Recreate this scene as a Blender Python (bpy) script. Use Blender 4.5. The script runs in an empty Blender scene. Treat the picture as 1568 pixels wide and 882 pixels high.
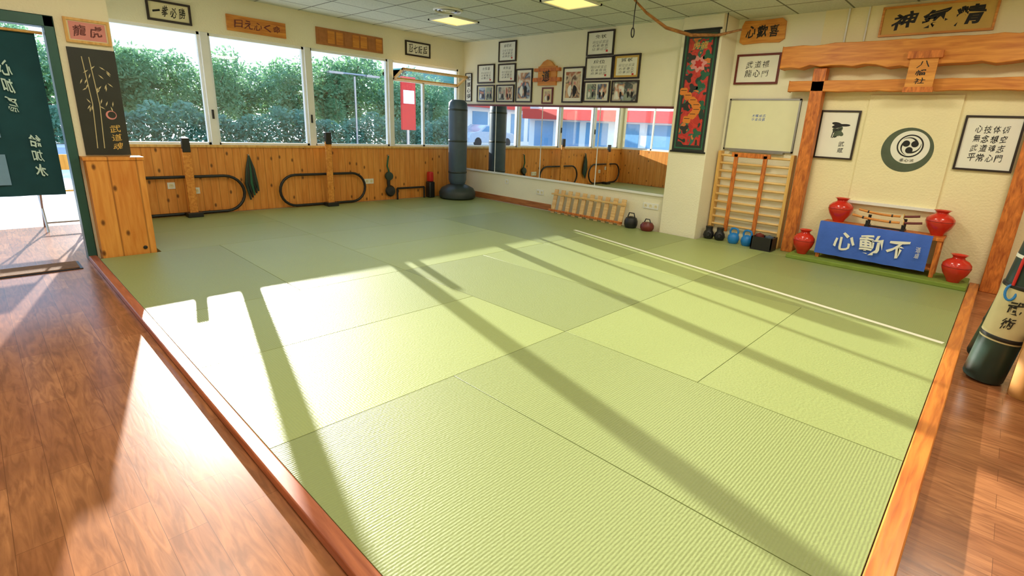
import bpy, math, random
from mathutils import Vector, Matrix
random.seed(7)
sc = bpy.context.scene
sc.view_settings.view_transform = 'Standard'
V = Vector

# ------------------------------------------------------------------ materials
def new_mat(name):
    m = bpy.data.materials.new(name); m.use_nodes = True
    nt = m.node_tree
    b = nt.nodes.get('Principled BSDF')
    return m, nt, b
def N(nt, t, **kw):
    n = nt.nodes.new(t)
    for k, v in kw.items(): setattr(n, k, v)
    return n
def L(nt, a, b): nt.links.new(a, b)
def col(c): return (c[0], c[1], c[2], 1)
def srgb(r, g, b):
    f = lambda c: (c/255/12.92) if c/255 <= .04045 else ((c/255+.055)/1.055)**2.4
    return (f(r), f(g), f(b))
def math_n(nt, op, a, b=None, c=None):
    n = N(nt, 'ShaderNodeMath', operation=op)
    for i, x in enumerate((a, b, c)):
        if x is None: continue
        if isinstance(x, (int, float)): n.inputs[i].default_value = x
        else: L(nt, x, n.inputs[i])
    return n.outputs[0]
def mix_rgb(nt, fac, a, b, mode='MIX'):
    n = N(nt, 'ShaderNodeMix', data_type='RGBA', blend_type=mode)
    for s, x in ((n.inputs[0], fac), (n.inputs[6], a), (n.inputs[7], b)):
        if isinstance(x, (int, float)): s.default_value = x
        elif isinstance(x, tuple): s.default_value = col(x)
        else: L(nt, x, s)
    return n.outputs[2]
def simple(name, c, rough=.6, metal=0., var=.12, scale=9, bump=.0, bscale=60, spec=.5, alpha=1, coat=0):
    m, nt, b = new_mat(name)
    tc = N(nt, 'ShaderNodeTexCoord'); no = N(nt, 'ShaderNodeTexNoise'); no.inputs['Scale'].default_value = scale
    no.inputs['Detail'].default_value = 4
    L(nt, tc.outputs['Object'], no.inputs['Vector'])
    d = tuple(x*(1-var*1.6) for x in c); l = tuple(min(1, x*(1+var)) for x in c)
    L(nt, mix_rgb(nt, no.outputs[0], d, l), b.inputs['Base Color'])
    b.inputs['Roughness'].default_value = rough; b.inputs['Metallic'].default_value = metal
    b.inputs['Specular IOR Level'].default_value = spec
    b.inputs['Coat Weight'].default_value = coat
    if bump:
        n2 = N(nt, 'ShaderNodeTexNoise'); n2.inputs['Scale'].default_value = bscale; n2.inputs['Detail'].default_value = 3
        L(nt, tc.outputs['Object'], n2.inputs['Vector'])
        bp = N(nt, 'ShaderNodeBump'); bp.inputs['Strength'].default_value = bump; bp.inputs['Distance'].default_value = .01
        L(nt, n2.outputs[0], bp.inputs['Height']); L(nt, bp.outputs[0], b.inputs['Normal'])
    return m
def wood(name, c1, c2, axis='Z', rough=.45, scale=3, stretch=12, knots=False, plank=None, plank_axis='X', bump=.15):
    """streaky wood; grain runs along `axis`; optional plank grooves repeating along plank_axis"""
    m, nt, b = new_mat(name)
    tc = N(nt, 'ShaderNodeTexCoord'); sp = N(nt, 'ShaderNodeSeparateXYZ'); L(nt, tc.outputs['Object'], sp.inputs[0])
    co = {'X': sp.outputs[0], 'Y': sp.outputs[1], 'Z': sp.outputs[2]}
    mp = N(nt, 'ShaderNodeMapping'); L(nt, tc.outputs['Object'], mp.inputs[0])
    s = [stretch]*3; s['XYZ'.index(axis)] = 1.0
    mp.inputs['Scale'].default_value = s
    vec = mp.outputs[0]
    if plank:
        idx = math_n(nt, 'FLOOR', math_n(nt, 'DIVIDE', co[plank_axis], plank))
        wn = N(nt, 'ShaderNodeTexWhiteNoise', noise_dimensions='1D'); L(nt, idx, wn.inputs['W'])
        va = N(nt, 'ShaderNodeVectorMath', operation='ADD'); L(nt, vec, va.inputs[0])
        vm = N(nt, 'ShaderNodeVectorMath', operation='SCALE'); L(nt, wn.outputs['Color'], vm.inputs[0]); vm.inputs['Scale'].default_value = 20
        L(nt, vm.outputs[0], va.inputs[1]); vec = va.outputs[0]
    no = N(nt, 'ShaderNodeTexNoise'); no.inputs['Scale'].default_value = scale; no.inputs['Detail'].default_value = 6
    no.inputs['Distortion'].default_value = .6
    L(nt, vec, no.inputs['Vector'])
    rp = N(nt, 'ShaderNodeValToRGB'); L(nt, no.outputs[0], rp.inputs[0])
    rp.color_ramp.elements[0].position = .3; rp.color_ramp.elements[0].color = col(c2)
    rp.color_ramp.elements[1].position = .68; rp.color_ramp.elements[1].color = col(c1)
    c = rp.outputs[0]
    if plank:
        c = mix_rgb(nt, .35, c, mix_rgb(nt, wn.outputs[0], c2, c1), 'MIX')
    if knots:
        cb = N(nt, 'ShaderNodeCombineXYZ'); L(nt, math_n(nt, 'MULTIPLY', co[plank_axis], 6.5), cb.inputs[0]); L(nt, math_n(nt, 'MULTIPLY', co['Z'], 3.6), cb.inputs[1])
        vo = N(nt, 'ShaderNodeTexVoronoi', voronoi_dimensions='2D'); vo.inputs['Scale'].default_value = 1; L(nt, cb.outputs[0], vo.inputs['Vector'])
        k = N(nt, 'ShaderNodeMapRange'); L(nt, vo.outputs['Distance'], k.inputs[0])
        k.inputs[1].default_value = .05; k.inputs[2].default_value = .13; k.inputs[3].default_value = 1; k.inputs[4].default_value = 0
        sc_ = N(nt, 'ShaderNodeSeparateColor'); L(nt, vo.outputs['Color'], sc_.inputs[0])
        kk = math_n(nt, 'MULTIPLY', k.outputs[0], math_n(nt, 'GREATER_THAN', sc_.outputs[0], .55))
        c = mix_rgb(nt, kk, c, tuple(x*.28 for x in c2))
    if plank:
        fr = math_n(nt, 'FRACT', math_n(nt, 'DIVIDE', co[plank_axis], plank))
        g = math_n(nt, 'LESS_THAN', fr, .06)
        c = mix_rgb(nt, math_n(nt, 'MULTIPLY', g, .6), c, tuple(x*.35 for x in c2))
    L(nt, c, b.inputs['Base Color'])
    b.inputs['Roughness'].default_value = rough
    bp = N(nt, 'ShaderNodeBump'); bp.inputs['Strength'].default_value = bump; bp.inputs['Distance'].default_value = .01
    L(nt, no.outputs[0], bp.inputs['Height']); L(nt, bp.outputs[0], b.inputs['Normal'])
    return m
def ribbed(name, c, axis):
    m, nt, b = new_mat(name)
    tc = N(nt, 'ShaderNodeTexCoord')
    w = N(nt, 'ShaderNodeTexWave', wave_type='BANDS', bands_direction=axis); w.inputs['Scale'].default_value = 24; w.inputs['Distortion'].default_value = .6
    w.inputs['Detail'].default_value = 1; w.inputs['Detail Scale'].default_value = 6
    L(nt, tc.outputs['Object'], w.inputs['Vector'])
    no = N(nt, 'ShaderNodeTexNoise'); no.inputs['Scale'].default_value = 1.3; no.inputs['Detail'].default_value = 5; L(nt, tc.outputs['Object'], no.inputs['Vector'])
    n2 = N(nt, 'ShaderNodeTexNoise'); n2.inputs['Scale'].default_value = 70; n2.inputs['Detail'].default_value = 3; L(nt, tc.outputs['Object'], n2.inputs['Vector'])
    oi = N(nt, 'ShaderNodeObjectInfo')
    base = mix_rgb(nt, oi.outputs['Random'], tuple(x*.78 for x in c), tuple(min(1, x*1.12) for x in c))
    base = mix_rgb(nt, math_n(nt, 'MULTIPLY', no.outputs[0], .4), base, tuple(x*.72 for x in c))
    base = mix_rgb(nt, math_n(nt, 'MULTIPLY', w.outputs[1], .14), base, tuple(x*.5 for x in c))
    base = mix_rgb(nt, math_n(nt, 'MULTIPLY', n2.outputs[0], .3), base, tuple(x*.5 for x in c))
    L(nt, base, b.inputs['Base Color'])
    b.inputs['Roughness'].default_value = .44
    b.inputs['Specular IOR Level'].default_value = .5
    h = math_n(nt, 'ADD', math_n(nt, 'MULTIPLY', w.outputs[1], .7), math_n(nt, 'MULTIPLY', n2.outputs[0], 2.2))
    bp = N(nt, 'ShaderNodeBump'); bp.inputs['Strength'].default_value = .2; bp.inputs['Distance'].default_value = .004
    L(nt, h, bp.inputs['Height']); L(nt, bp.outputs[0], b.inputs['Normal'])
    return m
def laminate(name):
    m, nt, b = new_mat(name)
    tc = N(nt, 'ShaderNodeTexCoord'); sp = N(nt, 'ShaderNodeSeparateXYZ'); L(nt, tc.outputs['Object'], sp.inputs[0])
    cb = N(nt, 'ShaderNodeCombineXYZ'); L(nt, sp.outputs[1], cb.inputs[0]); L(nt, sp.outputs[0], cb.inputs[1])
    br = N(nt, 'ShaderNodeTexBrick'); L(nt, cb.outputs[0], br.inputs['Vector'])
    br.offset = .37; br.inputs['Scale'].default_value = 1; br.inputs['Brick Width'].default_value = .7; br.inputs['Row Height'].default_value = .12
    br.inputs['Mortar Size'].default_value = .0008; br.inputs['Bias'].default_value = 0
    br.inputs['Color1'].default_value = col(srgb(188, 126, 82)); br.inputs['Color2'].default_value = col(srgb(160, 100, 62)); br.inputs['Mortar'].default_value = col(srgb(100, 60, 36))
    mp = N(nt, 'ShaderNodeMapping'); mp.inputs['Scale'].default_value = (14, 1.6, 1); L(nt, tc.outputs['Object'], mp.inputs[0])
    no = N(nt, 'ShaderNodeTexNoise'); no.inputs['Scale'].default_value = 2.2; no.inputs['Detail'].default_value = 7; no.inputs['Distortion'].default_value = 1.6; L(nt, mp.outputs[0], no.inputs['Vector'])
    rp = N(nt, 'ShaderNodeValToRGB'); L(nt, no.outputs[0], rp.inputs[0]); rp.color_ramp.elements[0].position = .35; rp.color_ramp.elements[1].position = .62
    c = mix_rgb(nt, math_n(nt, 'MULTIPLY', math_n(nt, 'SUBTRACT', 1.0, rp.outputs[0]), .6), br.outputs[0], srgb(112, 66, 38))
    n3 = N(nt, 'ShaderNodeTexNoise'); n3.inputs['Scale'].default_value = 3.5; n3.inputs['Detail'].default_value = 3; L(nt, tc.outputs['Object'], n3.inputs['Vector'])
    mr = N(nt, 'ShaderNodeMapRange'); L(nt, n3.outputs[0], mr.inputs[0]); mr.inputs[1].default_value = .45; mr.inputs[2].default_value = .7; mr.inputs[3].default_value = 0; mr.inputs[4].default_value = .45
    c = mix_rgb(nt, mr.outputs[0], c, srgb(120, 70, 42))
    L(nt, c, b.inputs['Base Color']); b.inputs['Roughness'].default_value = .25
    bp = N(nt, 'ShaderNodeBump'); bp.inputs['Strength'].default_value = .05; bp.inputs['Distance'].default_value = .005
    L(nt, no.outputs[0], bp.inputs['Height']); L(nt, bp.outputs[0], b.inputs['Normal'])
    return m
def tiles(name):
    m, nt, b = new_mat(name)
    tc = N(nt, 'ShaderNodeTexCoord'); sp = N(nt, 'ShaderNodeSeparateXYZ'); L(nt, tc.outputs['Object'], sp.inputs[0])
    fx = math_n(nt, 'FRACT', math_n(nt, 'DIVIDE', math_n(nt, 'ADD', sp.outputs[0], 6.0), .6)); fy = math_n(nt, 'FRACT', math_n(nt, 'DIVIDE', math_n(nt, 'ADD', sp.outputs[1], 6.1), .6))
    g = math_n(nt, 'MAXIMUM', math_n(nt, 'LESS_THAN', fx, .035), math_n(nt, 'LESS_THAN', fy, .035))
    no = N(nt, 'ShaderNodeTexNoise'); no.inputs['Scale'].default_value = 45; no.inputs['Detail'].default_value = 4; L(nt, tc.outputs['Object'], no.inputs['Vector'])
    c = mix_rgb(nt, no.outputs[0], srgb(186, 192, 178), srgb(226, 230, 216))
    c = mix_rgb(nt, g, c, srgb(116, 118, 106))
    L(nt, c, b.inputs['Base Color']); b.inputs['Roughness'].default_value = .9
    return m
def picture(name, cols, scale=7, interp='CONSTANT'):
    m, nt, b = new_mat(name)
    tc = N(nt, 'ShaderNodeTexCoord'); vo = N(nt, 'ShaderNodeTexNoise'); vo.inputs['Scale'].default_value = scale; vo.inputs['Detail'].default_value = 2; vo.inputs['Distortion'].default_value = .6
    L(nt, tc.outputs['Object'], vo.inputs['Vector'])
    rp = N(nt, 'ShaderNodeValToRGB'); L(nt, vo.outputs[0], rp.inputs[0]); cr = rp.color_ramp; cr.interpolation = interp
    n = len(cols)
    while len(cr.elements) < n: cr.elements.new(.5)
    for i, c in enumerate(cols):
        cr.elements[i].position = .3+.4*i/n if i else 0; cr.elements[i].color = col(c)
    L(nt, rp.outputs[0], b.inputs['Base Color']); b.inputs['Roughness'].default_value = .35
    return m
def emis(name, c, s):
    m, nt, b = new_mat(name)
    b.inputs['Base Color'].default_value = col(c); b.inputs['Emission Color'].default_value = col(c); b.inputs['Emission Strength'].default_value = s
    return m
def leafm(name, c):
    m = simple(name, c, .6, var=.5, scale=.8)
    nt = m.node_tree; b = nt.nodes['Principled BSDF']
    t = N(nt, 'ShaderNodeBsdfTranslucent'); t.inputs[0].default_value = col((c[0]*1.0, c[1]*1.1, c[2]*.85)); mx = N(nt, 'ShaderNodeMixShader'); mx.inputs[0].default_value = .4
    L(nt, b.outputs[0], mx.inputs[1]); L(nt, t.outputs[0], mx.inputs[2]); L(nt, mx.outputs[0], nt.nodes['Material Output'].inputs[0])
    return m

M = {}
M['wall'] = simple('cream_plaster', srgb(244, 238, 210), .85, var=.04, scale=2.5, bump=.35, bscale=55)
M['alcwall'] = simple('warm_plaster', srgb(248, 236, 190), .85, var=.06, scale=2, bump=.5, bscale=45)
M['ceil'] = tiles('ceiling_tiles')
M['floor'] = laminate('laminate_wood')
M['matX'] = ribbed('tatami_vinyl_a', srgb(168, 181, 112), 'X')
M['matY'] = ribbed('tatami_vinyl_b', srgb(162, 175, 110), 'Y')
M['pineB'] = wood('knotty_pine_x', srgb(240, 168, 82), srgb(210, 126, 44), 'Z', .4, knots=True, plank=.105, plank_axis='X')
M['pineS'] = wood('knotty_pine_y', srgb(240, 168, 82), srgb(210, 126, 44), 'Z', .4, knots=True, plank=.105, plank_axis='Y')
M['pineBox'] = wood('cabinet_pine', srgb(238, 168, 80), srgb(208, 124, 44), 'Z', .4, knots=True, plank=.21, plank_axis='X')
M['beam'] = wood('beam_wood', srgb(230, 152, 62), srgb(194, 110, 36), 'Y', .5, stretch=9)
M['post'] = wood('post_wood', srgb(228, 134, 54), srgb(162, 80, 26), 'Z', .5, stretch=4, scale=9)
M['trimx'] = wood('edge_strip_x', srgb(226, 140, 58), srgb(180, 94, 36), 'X', .35)
M['trimy'] = wood('edge_strip_y', srgb(194, 112, 74), srgb(150, 76, 48), 'Y', .35)
M['lightwood'] = wood('light_wood', srgb(236, 192, 112), srgb(210, 156, 78), 'Z', .45)
M['rung'] = wood('rung_wood', srgb(238, 202, 136), srgb(212, 162, 92), 'Y', .45)
M['plaque'] = wood('plaque_wood', srgb(234, 162, 72), srgb(200, 120, 42), 'Y', .45)
M['plaqueX'] = wood('plaque_wood_x', srgb(230, 156, 60), srgb(194, 112, 38), 'X', .45)
M['cork'] = simple('cork_board', srgb(188, 122, 70), .85, var=.25, scale=14)
M['gold'] = simple('gold_paper', srgb(218, 180, 92), .6, var=.12, scale=5)
M['paper'] = simple('white_paper', srgb(242, 240, 226), .7, var=.03)
M['cream'] = simple('cream_paper', srgb(236, 226, 186), .7, var=.05)
M['ink'] = simple('black_ink', srgb(24, 22, 22), .6, var=.1)
M['black'] = simple('black_plastic', srgb(28, 28, 30), .4, var=.1)
M['blackboard'] = simple('black_board', srgb(42, 46, 40), .45, var=.3, scale=6)
M['frameblk'] = simple('dark_frame', srgb(42, 28, 22), .4)
M['framered'] = simple('maroon_frame', srgb(110, 40, 34), .4)
M['red'] = simple('red_glaze', srgb(208, 48, 32), .22, var=.08, coat=.4)
M['redpaint'] = simple('red_paint', srgb(204, 40, 34), .5)
M['white'] = simple('white_paint', srgb(240, 240, 234), .4, var=.03)
M['alu'] = simple('window_frame_white', srgb(236, 238, 236), .35, var=.04)
M['wb'] = simple('whiteboard_surface', srgb(234, 232, 194), .25, var=.03)
M['metal'] = simple('brushed_metal', srgb(170, 170, 172), .3, 1)
M['teal'] = simple('teal_paint', srgb(40, 92, 84), .4)
M['noren'] = simple('teal_dyed_cloth', srgb(24, 74, 84), .9, var=.25, scale=4)
M['tealtxt'] = simple('pale_teal_print', srgb(200, 232, 226), .7)
M['blue'] = simple('blue_cloth', srgb(66, 106, 206), .8, var=.12, scale=6, bump=.2, bscale=30)
M['kblue'] = simple('kettlebell_blue', srgb(30, 125, 200), .4)
M['greenmat'] = simple('altar_mat_green', srgb(124, 146, 54), .7, var=.15)
M['greend'] = simple('mon_dark_green', srgb(86, 98, 76), .6, var=.2)
M['bag'] = simple('bag_vinyl', srgb(70, 90, 108), .35, var=.15)
M['bagd'] = simple('bag_base', srgb(44, 56, 56), .45)
M['canvas'] = simple('beige_canvas', srgb(212, 200, 156), .8)
M['greenbag'] = simple('dark_green_vinyl', srgb(38, 60, 54), .4, var=.2)
M['tan'] = simple('tan_vinyl', srgb(194, 138, 74), .5)
M['tape'] = simple('white_tape', srgb(246, 246, 225), .5, var=.03)
M['doormat'] = simple('doormat_bristle', srgb(130, 92, 58), .95, var=.35, scale=30, bump=.6, bscale=150)
M['concrete'] = simple('pavement', srgb(216, 212, 204), .9, var=.08, scale=3)
M['asphalt'] = simple('asphalt', srgb(170, 172, 176), .9, var=.1, scale=2)
M['leaf'] = leafm('foliage', srgb(128, 168, 128))
M['leaf2'] = leafm('foliage_hedge', srgb(120, 160, 132))
M['bark'] = simple('bark', srgb(92, 74, 58), .9)
M['bg_green'] = simple('green_cladding', srgb(50, 140, 130), .5)
M['bg_glass'] = simple('bluish_glazing', srgb(120, 165, 200), .15)
M['bowm'] = wood('bow_wood', srgb(186, 130, 70), srgb(130, 78, 38), 'X', .4)
M['brownbase'] = wood('skirting_wood', srgb(196, 128, 72), srgb(146, 84, 44), 'Y', .5)
M['photoA'] = picture('photo_print_a', [srgb(60, 90, 140), srgb(190, 200, 215), srgb(70, 90, 120), srgb(200, 150, 110), srgb(235, 235, 230)], 5, 'LINEAR')
M['photoB'] = picture('photo_print_b', [srgb(150, 60, 44), srgb(220, 180, 130), srgb(90, 70, 60), srgb(220, 200, 170), srgb(170, 100, 66)], 5, 'LINEAR')
M['photoC'] = picture('photo_print_c', [srgb(70, 90, 74), srgb(160, 170, 150), srgb(60, 66, 70), srgb(200, 190, 170)], 6, 'LINEAR')
M['tapestry'] = picture('tapestry_print', [srgb(24, 58, 44), srgb(190, 50, 34), srgb(204, 60, 44), srgb(186, 44, 36), srgb(40, 110, 90), srgb(216, 120, 50)], 7)
M['orange'] = simple('tiger_orange', srgb(226, 134, 50), .7)
M['leafprint'] = simple('print_green', srgb(44, 100, 74), .7)
M['pink'] = simple('print_pink', srgb(226, 150, 144), .7)
M['carw'] = simple('car_paint_white', srgb(205, 212, 222), .2, coat=1)
M['carb'] = simple('car_paint_blue', srgb(110, 130, 160), .2, coat=1)
M['lampmat'] = emis('fixture_diffuser', (1, .8, .25), 1.1)
m, nt, b = new_mat('mirror_silver'); b.inputs['Base Color'].default_value = (.88, .91, .9, 1); b.inputs['Metallic'].default_value = 1; b.inputs['Roughness'].default_value = .01; M['mirror'] = m
m, nt, b = new_mat('window_glass')
nt.nodes.remove(b); tr = N(nt, 'ShaderNodeBsdfTransparent'); gl = N(nt, 'ShaderNodeBsdfGlossy'); gl.inputs['Roughness'].default_value = .03
mx = N(nt, 'ShaderNodeMixShader'); mx.inputs[0].default_value = .05
L(nt, tr.outputs[0], mx.inputs[1]); L(nt, gl.outputs[0], mx.inputs[2]); L(nt, mx.outputs[0], nt.nodes['Material Output'].inputs[0]); M['glass'] = m

# ------------------------------------------------------------------ mesh builder
trng = random.Random(11)
class MB:
    def __init__(s, name):
        s.name = name; s.v = []; s.f = []; s.mi = []; s.mats = []; s.sm = []
    def mat(s, k):
        m = M[k]
        if m not in s.mats: s.mats.append(m)
        return s.mats.index(m)
    def add(s, vs, fs, k, smooth=False):
        o = len(s.v); i = s.mat(k)
        s.v += [tuple(p) for p in vs]
        for f in fs: s.f.append(tuple(o+a for a in f)); s.mi.append(i); s.sm.append(smooth)
        return s
    def obox(s, O, u, v, n, a, k):
        s0, s1, t0, t1, d0, d1 = a
        P = [O+u*x+v*y+n*z for z in (d0, d1) for y in (t0, t1) for x in (s0, s1)]
        return s.add(P, [(0, 2, 3, 1), (4, 5, 7, 6), (0, 1, 5, 4), (2, 6, 7, 3), (0, 4, 6, 2), (1, 3, 7, 5)], k)
    def box(s, a, b, k):
        a = V(a); b = V(b)
        return s.obox(V((0, 0, 0)), V((1, 0, 0)), V((0, 1, 0)), V((0, 0, 1)), (a.x, b.x, a.y, b.y, a.z, b.z), k)
    def poly(s, pts, k): return s.add(pts, [tuple(range(len(pts)))], k)
    def prism(s, pts, d, k):
        n = len(pts); d = V(d); P = [V(p) for p in pts]; P += [p+d for p in P]
        return s.add(P, [tuple(range(n))[::-1], tuple(range(n, 2*n))]+[(i, (i+1) % n, n+(i+1) % n, n+i) for i in range(n)], k)
    def tube(s, pts, r, k, closed=False, n=10, sq=1.0):
        pts = [V(p) for p in pts]; m = len(pts); vs = []; fs = []
        rr = r if isinstance(r, (list, tuple)) else [r]*m
        for i, p in enumerate(pts):
            if closed: t = pts[(i+1) % m]-pts[i-1]
            else: t = pts[min(i+1, m-1)]-pts[max(i-1, 0)]
            t.normalize()
            up = V((0, 0, 1)) if abs(t.z) < .95 else V((1, 0, 0))
            if i:
                a = a-t*a.dot(t)
                if a.length < 1e-4: a = t.cross(up)
            else: a = t.cross(up)
            a.normalize(); b2 = t.cross(a)
            for j in range(n):
                th = 2*math.pi*j/n; vs.append(p+a*math.cos(th)*rr[i]+b2*math.sin(th)*rr[i]*sq)
        for i in range(m if closed else m-1):
            for j in range(n):
                q = (i+1) % m; fs.append((i*n+j, i*n+(j+1) % n, q*n+(j+1) % n, q*n+j))
        if not closed: fs += [tuple(range(n))[::-1], tuple(range((m-1)*n, m*n))]
        return s.add(vs, fs, k, True)
    def lathe(s, prof, c, k, n=32, axis=None):
        c = V(c); ax = V(axis).normalized() if axis else V((0, 0, 1))
        q = V((0, 0, 1)).rotation_difference(ax); vs = []; fs = []; m = len(prof)
        for (r, z) in prof:
            for j in range(n):
                th = 2*math.pi*j/n; vs.append(c+q @ V((r*math.cos(th), r*math.sin(th), z)))
        for i in range(m-1):
            for j in range(n): fs.append((i*n+j, i*n+(j+1) % n, (i+1)*n+(j+1) % n, (i+1)*n+j))
        if prof[0][0] > 0: fs.append(tuple(range(n))[::-1])
        if prof[-1][0] > 0: fs.append(tuple(range((m-1)*n, m*n)))
        return s.add(vs, fs, k, True)
    def glyph(s, ch, O, u, v, n, s0, s1, t0, t1, d, k, bold, shear, ph):
        cu = bpy.data.curves.new('t', 'FONT'); cu.body = ch; cu.size = 1; cu.offset = bold; cu.resolution_u = 2
        ob = bpy.data.objects.new('t', cu); sc.collection.objects.link(ob)
        dg = bpy.context.evaluated_depsgraph_get(); dg.update()
        me = bpy.data.meshes.new_from_object(ob.evaluated_get(dg))
        bpy.data.objects.remove(ob)
        if len(me.vertices) == 0: return
        P = []
        for p in me.vertices:
            x, y = p.co.x, p.co.y
            P.append((x+shear*.4*y+.035*math.sin(y*7+ph), y+shear*x+.035*math.sin(x*6+ph)-.05*shear*math.sin(x*3)))
        x0 = min(p[0] for p in P); x1 = max(p[0] for p in P); y0 = min(p[1] for p in P); y1 = max(p[1] for p in P)
        w = max(x1-x0, .3); h = max(y1-y0, .6 if shear else .3)
        sx = (s1-s0)/w; sy = (t1-t0)/h
        cx = (s0+s1)/2; cy = (t0+t1)/2
        vs = [O+u*(cx+(p[0]-(x0+x1)/2)*sx)+v*(cy+(p[1]-(y0+y1)/2)*sy)+n*d for p in P]
        s.add(vs, [tuple(f.vertices) for f in me.polygons], k)
        bpy.data.meshes.remove(me)
    def text(s, body, O, u, v, n, s0, s1, t0, t1, d, k, bold=.015, mirror=False):
        """brush-like lettering: every character placed in its own cell with a little slant and jitter"""
        rows = body.split('\n'); nr = len(rows); hh = (t1-t0)/nr
        for r_i, row in enumerate(rows):
            nc = len(row); ww = (s1-s0)/nc
            for c_i, ch in enumerate(row):
                if ch in ' \u3000': continue
                j = lambda a: trng.uniform(-a, a)
                f = .84+j(.07); cx = s0+ww*(c_i+.5)+j(.03)*ww; cy = t1-hh*(r_i+.5)+j(.03)*hh
                a0, a1 = cx-ww*f/2, cx+ww*f/2
                s.glyph(ch, O+(u*(2*cx) if mirror else u*0), -u if mirror else u, v, n, a0, a1, cy-hh*f/2, cy+hh*f/2, d, k, bold+j(.006), .13+j(.05), trng.random()*6)
        return s
    def build(s, bevel=0, loc=None):
        me = bpy.data.meshes.new(s.name)
        me.from_pydata(s.v, [], s.f)
        for m in s.mats: me.materials.append(m)
        for p, i, sm in zip(me.polygons, s.mi, s.sm): p.material_index = i; p.use_smooth = sm
        try: me.set_sharp_from_angle(angle=math.radians(42))
        except Exception: pass
        o = bpy.data.objects.new(s.name, me); sc.collection.objects.link(o)
        if bevel:
            b = o.modifiers.new('bevel', 'BEVEL'); b.width = bevel; b.segments = 2; b.limit_method = 'ANGLE'
        return o
UX, UY, UZ = V((1, 0, 0)), V((0, 1, 0)), V((0, 0, 1))
def boxes(name, bs, k, bevel=0):
    b = MB(name)
    for a, c in bs: b.box(a, c, k)
    return b.build(bevel)

# ------------------------------------------------------------------ room constants
XM, XC, XA, YB, YD, H, FZ = 6.74, 6.66, 7.12, 8.15, 6.25, 2.86, -.04
boxes('floor', [((-3.2, -2.4, FZ-.1), (7.3, YB+.15, FZ))], 'floor')
boxes('ceiling', [((-3.2, -2.4, H), (7.3, YB+.15, H+.1))], 'ceil')
WL, WR, WB, WT = 1.2, 6.62, .93, 2.37
boxes('wall_back', [((1.05, YB, FZ), (7.3, YB+.15, WB)), ((1.05, YB, WT), (7.3, YB+.15, H)), ((1.05, YB, WB), (WL, YB+.15, WT)), ((WR, YB, WB), (7.3, YB+.15, WT))], 'wall')
boxes('wall_right', [((XM, 3.58, FZ), (7.3, YB, H))], 'wall')
boxes('wall_alcove', [((XA, -2.4, FZ), (7.3, 3.03, H))], 'wall')
boxes('column', [((XC, 3.03, FZ), (7.3, 3.58, H))], 'wall', .006)
boxes('wall_door_left', [((-3.2, YD, FZ), (-.63, YD+.12, H))], 'wall')
boxes('wall_door_head', [((-.63, YD, 2.09), (.67, YD+.12, H))], 'wall')
boxes('wall_door_right', [((.67, YD, FZ), (1.05, YD+.12, H))], 'wall')
boxes('wall_left', [((-3.2, -2.4, FZ), (-3.05, YD, H))], 'wall')
boxes('wall_front', [((-3.2, -2.5, FZ), (7.3, -2.4, H))], 'wall')
boxes('wall_side', [((.95, YD+.12, FZ), (1.05, YB+.15, .93)), ((.95, YD+.12, 2.3), (1.05, YB+.15, H)), ((.95, YD+.12, .93), (1.05, YD+.3, 2.3)), ((.95, YB-.05, .93), (1.05, YB+.15, 2.3))], 'wall')
boxes('trim_wainscot_side', [((1.05, YD+.13, 0), (1.07, YB, .92))], 'pineS')
boxes('trim_wainscot_back', [((1.08, YB-.022, 0), (XM, YB, .9))], 'pineB')
boxes('trim_sill', [((1.08, YB-.05, .9), (XM, YB+.02, .935))], 'lightwood', .004)
boxes('trim_alcove_plaster', [((XA-.015, -.5, FZ), (XA, 2.0, H))], 'alcwall')

def window(name, x0, x1, split=None):
    w = MB(name); f = .035; y0, y1 = YB+.03, YB+.09
    w.box((x0, y0, WB), (x1, y1, WB+f), 'alu').box((x0, y0, WT-f), (x1, y1, WT), 'alu')
    w.box((x0, y0, WB), (x0+f, y1, WT), 'alu').box((x1-f, y0, WB), (x1, y1, WT), 'alu')
    w.box((x0+f, YB+.055, WB+f), (x1-f, YB+.06, WT-f), 'glass')
    return w.build()
window('window_1', WL, 2.30); window('window_2', 2.38, 3.665); window('window_3', 3.745, 5.09)
boxes('trim_1', [((2.295, YB-.01, WB), (2.385, YB+.11, WT))], 'alu', .003)
boxes('trim_2', [((3.66, YB-.01, WB), (3.75, YB+.11, WT))], 'alu', .003)
boxes('trim_3', [((5.085, YB-.01, WB), (5.165, YB+.11, WT))], 'alu', .003)
for x in (2.34, 3.70): 
    b = MB('window_latch'); b.box((x-.012, YB-.03, 1.28), (x+.012, YB-.011, 1.40), 'black'); b.build(.003)
w = MB('window_4'); f = .035
w.box((5.16, YB+.03, WB), (WR, YB+.09, WB+f), 'alu').box((5.16, YB+.03, WT-f), (WR, YB+.09, WT), 'alu').box((5.16, YB+.03, WB), (5.195, YB+.09, WT), 'alu').box((WR-.035, YB+.03, WB), (WR, YB+.09, WT), 'alu')
w.box((5.16, YB+.03, 2.04), (WR, YB+.09, 2.075), 'alu').box((5.8, YB+.03, WB), (5.84, YB+.09, 2.05), 'alu')
w.box((5.2, YB+.055, WB+f), (WR-.04, YB+.06, 2.04), 'glass')
O = V((5.18, YB+.02, 2.08)); vv = V((0, -.30, .16)).normalized(); nn = UX.cross(vv)
for a in ((0, 1.42, 0, .04), (0, 1.42, .3, .34), (0, .04, 0, .34), (1.38, 1.42, 0, .34)):
    w.obox(O, UX, vv, nn, (*a, 0, .03), 'lightwood')
w.obox(O, UX, vv, nn, (.04, 1.38, .04, .3, .012, .018), 'glass')
w.build()
w = MB('window_5')
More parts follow.
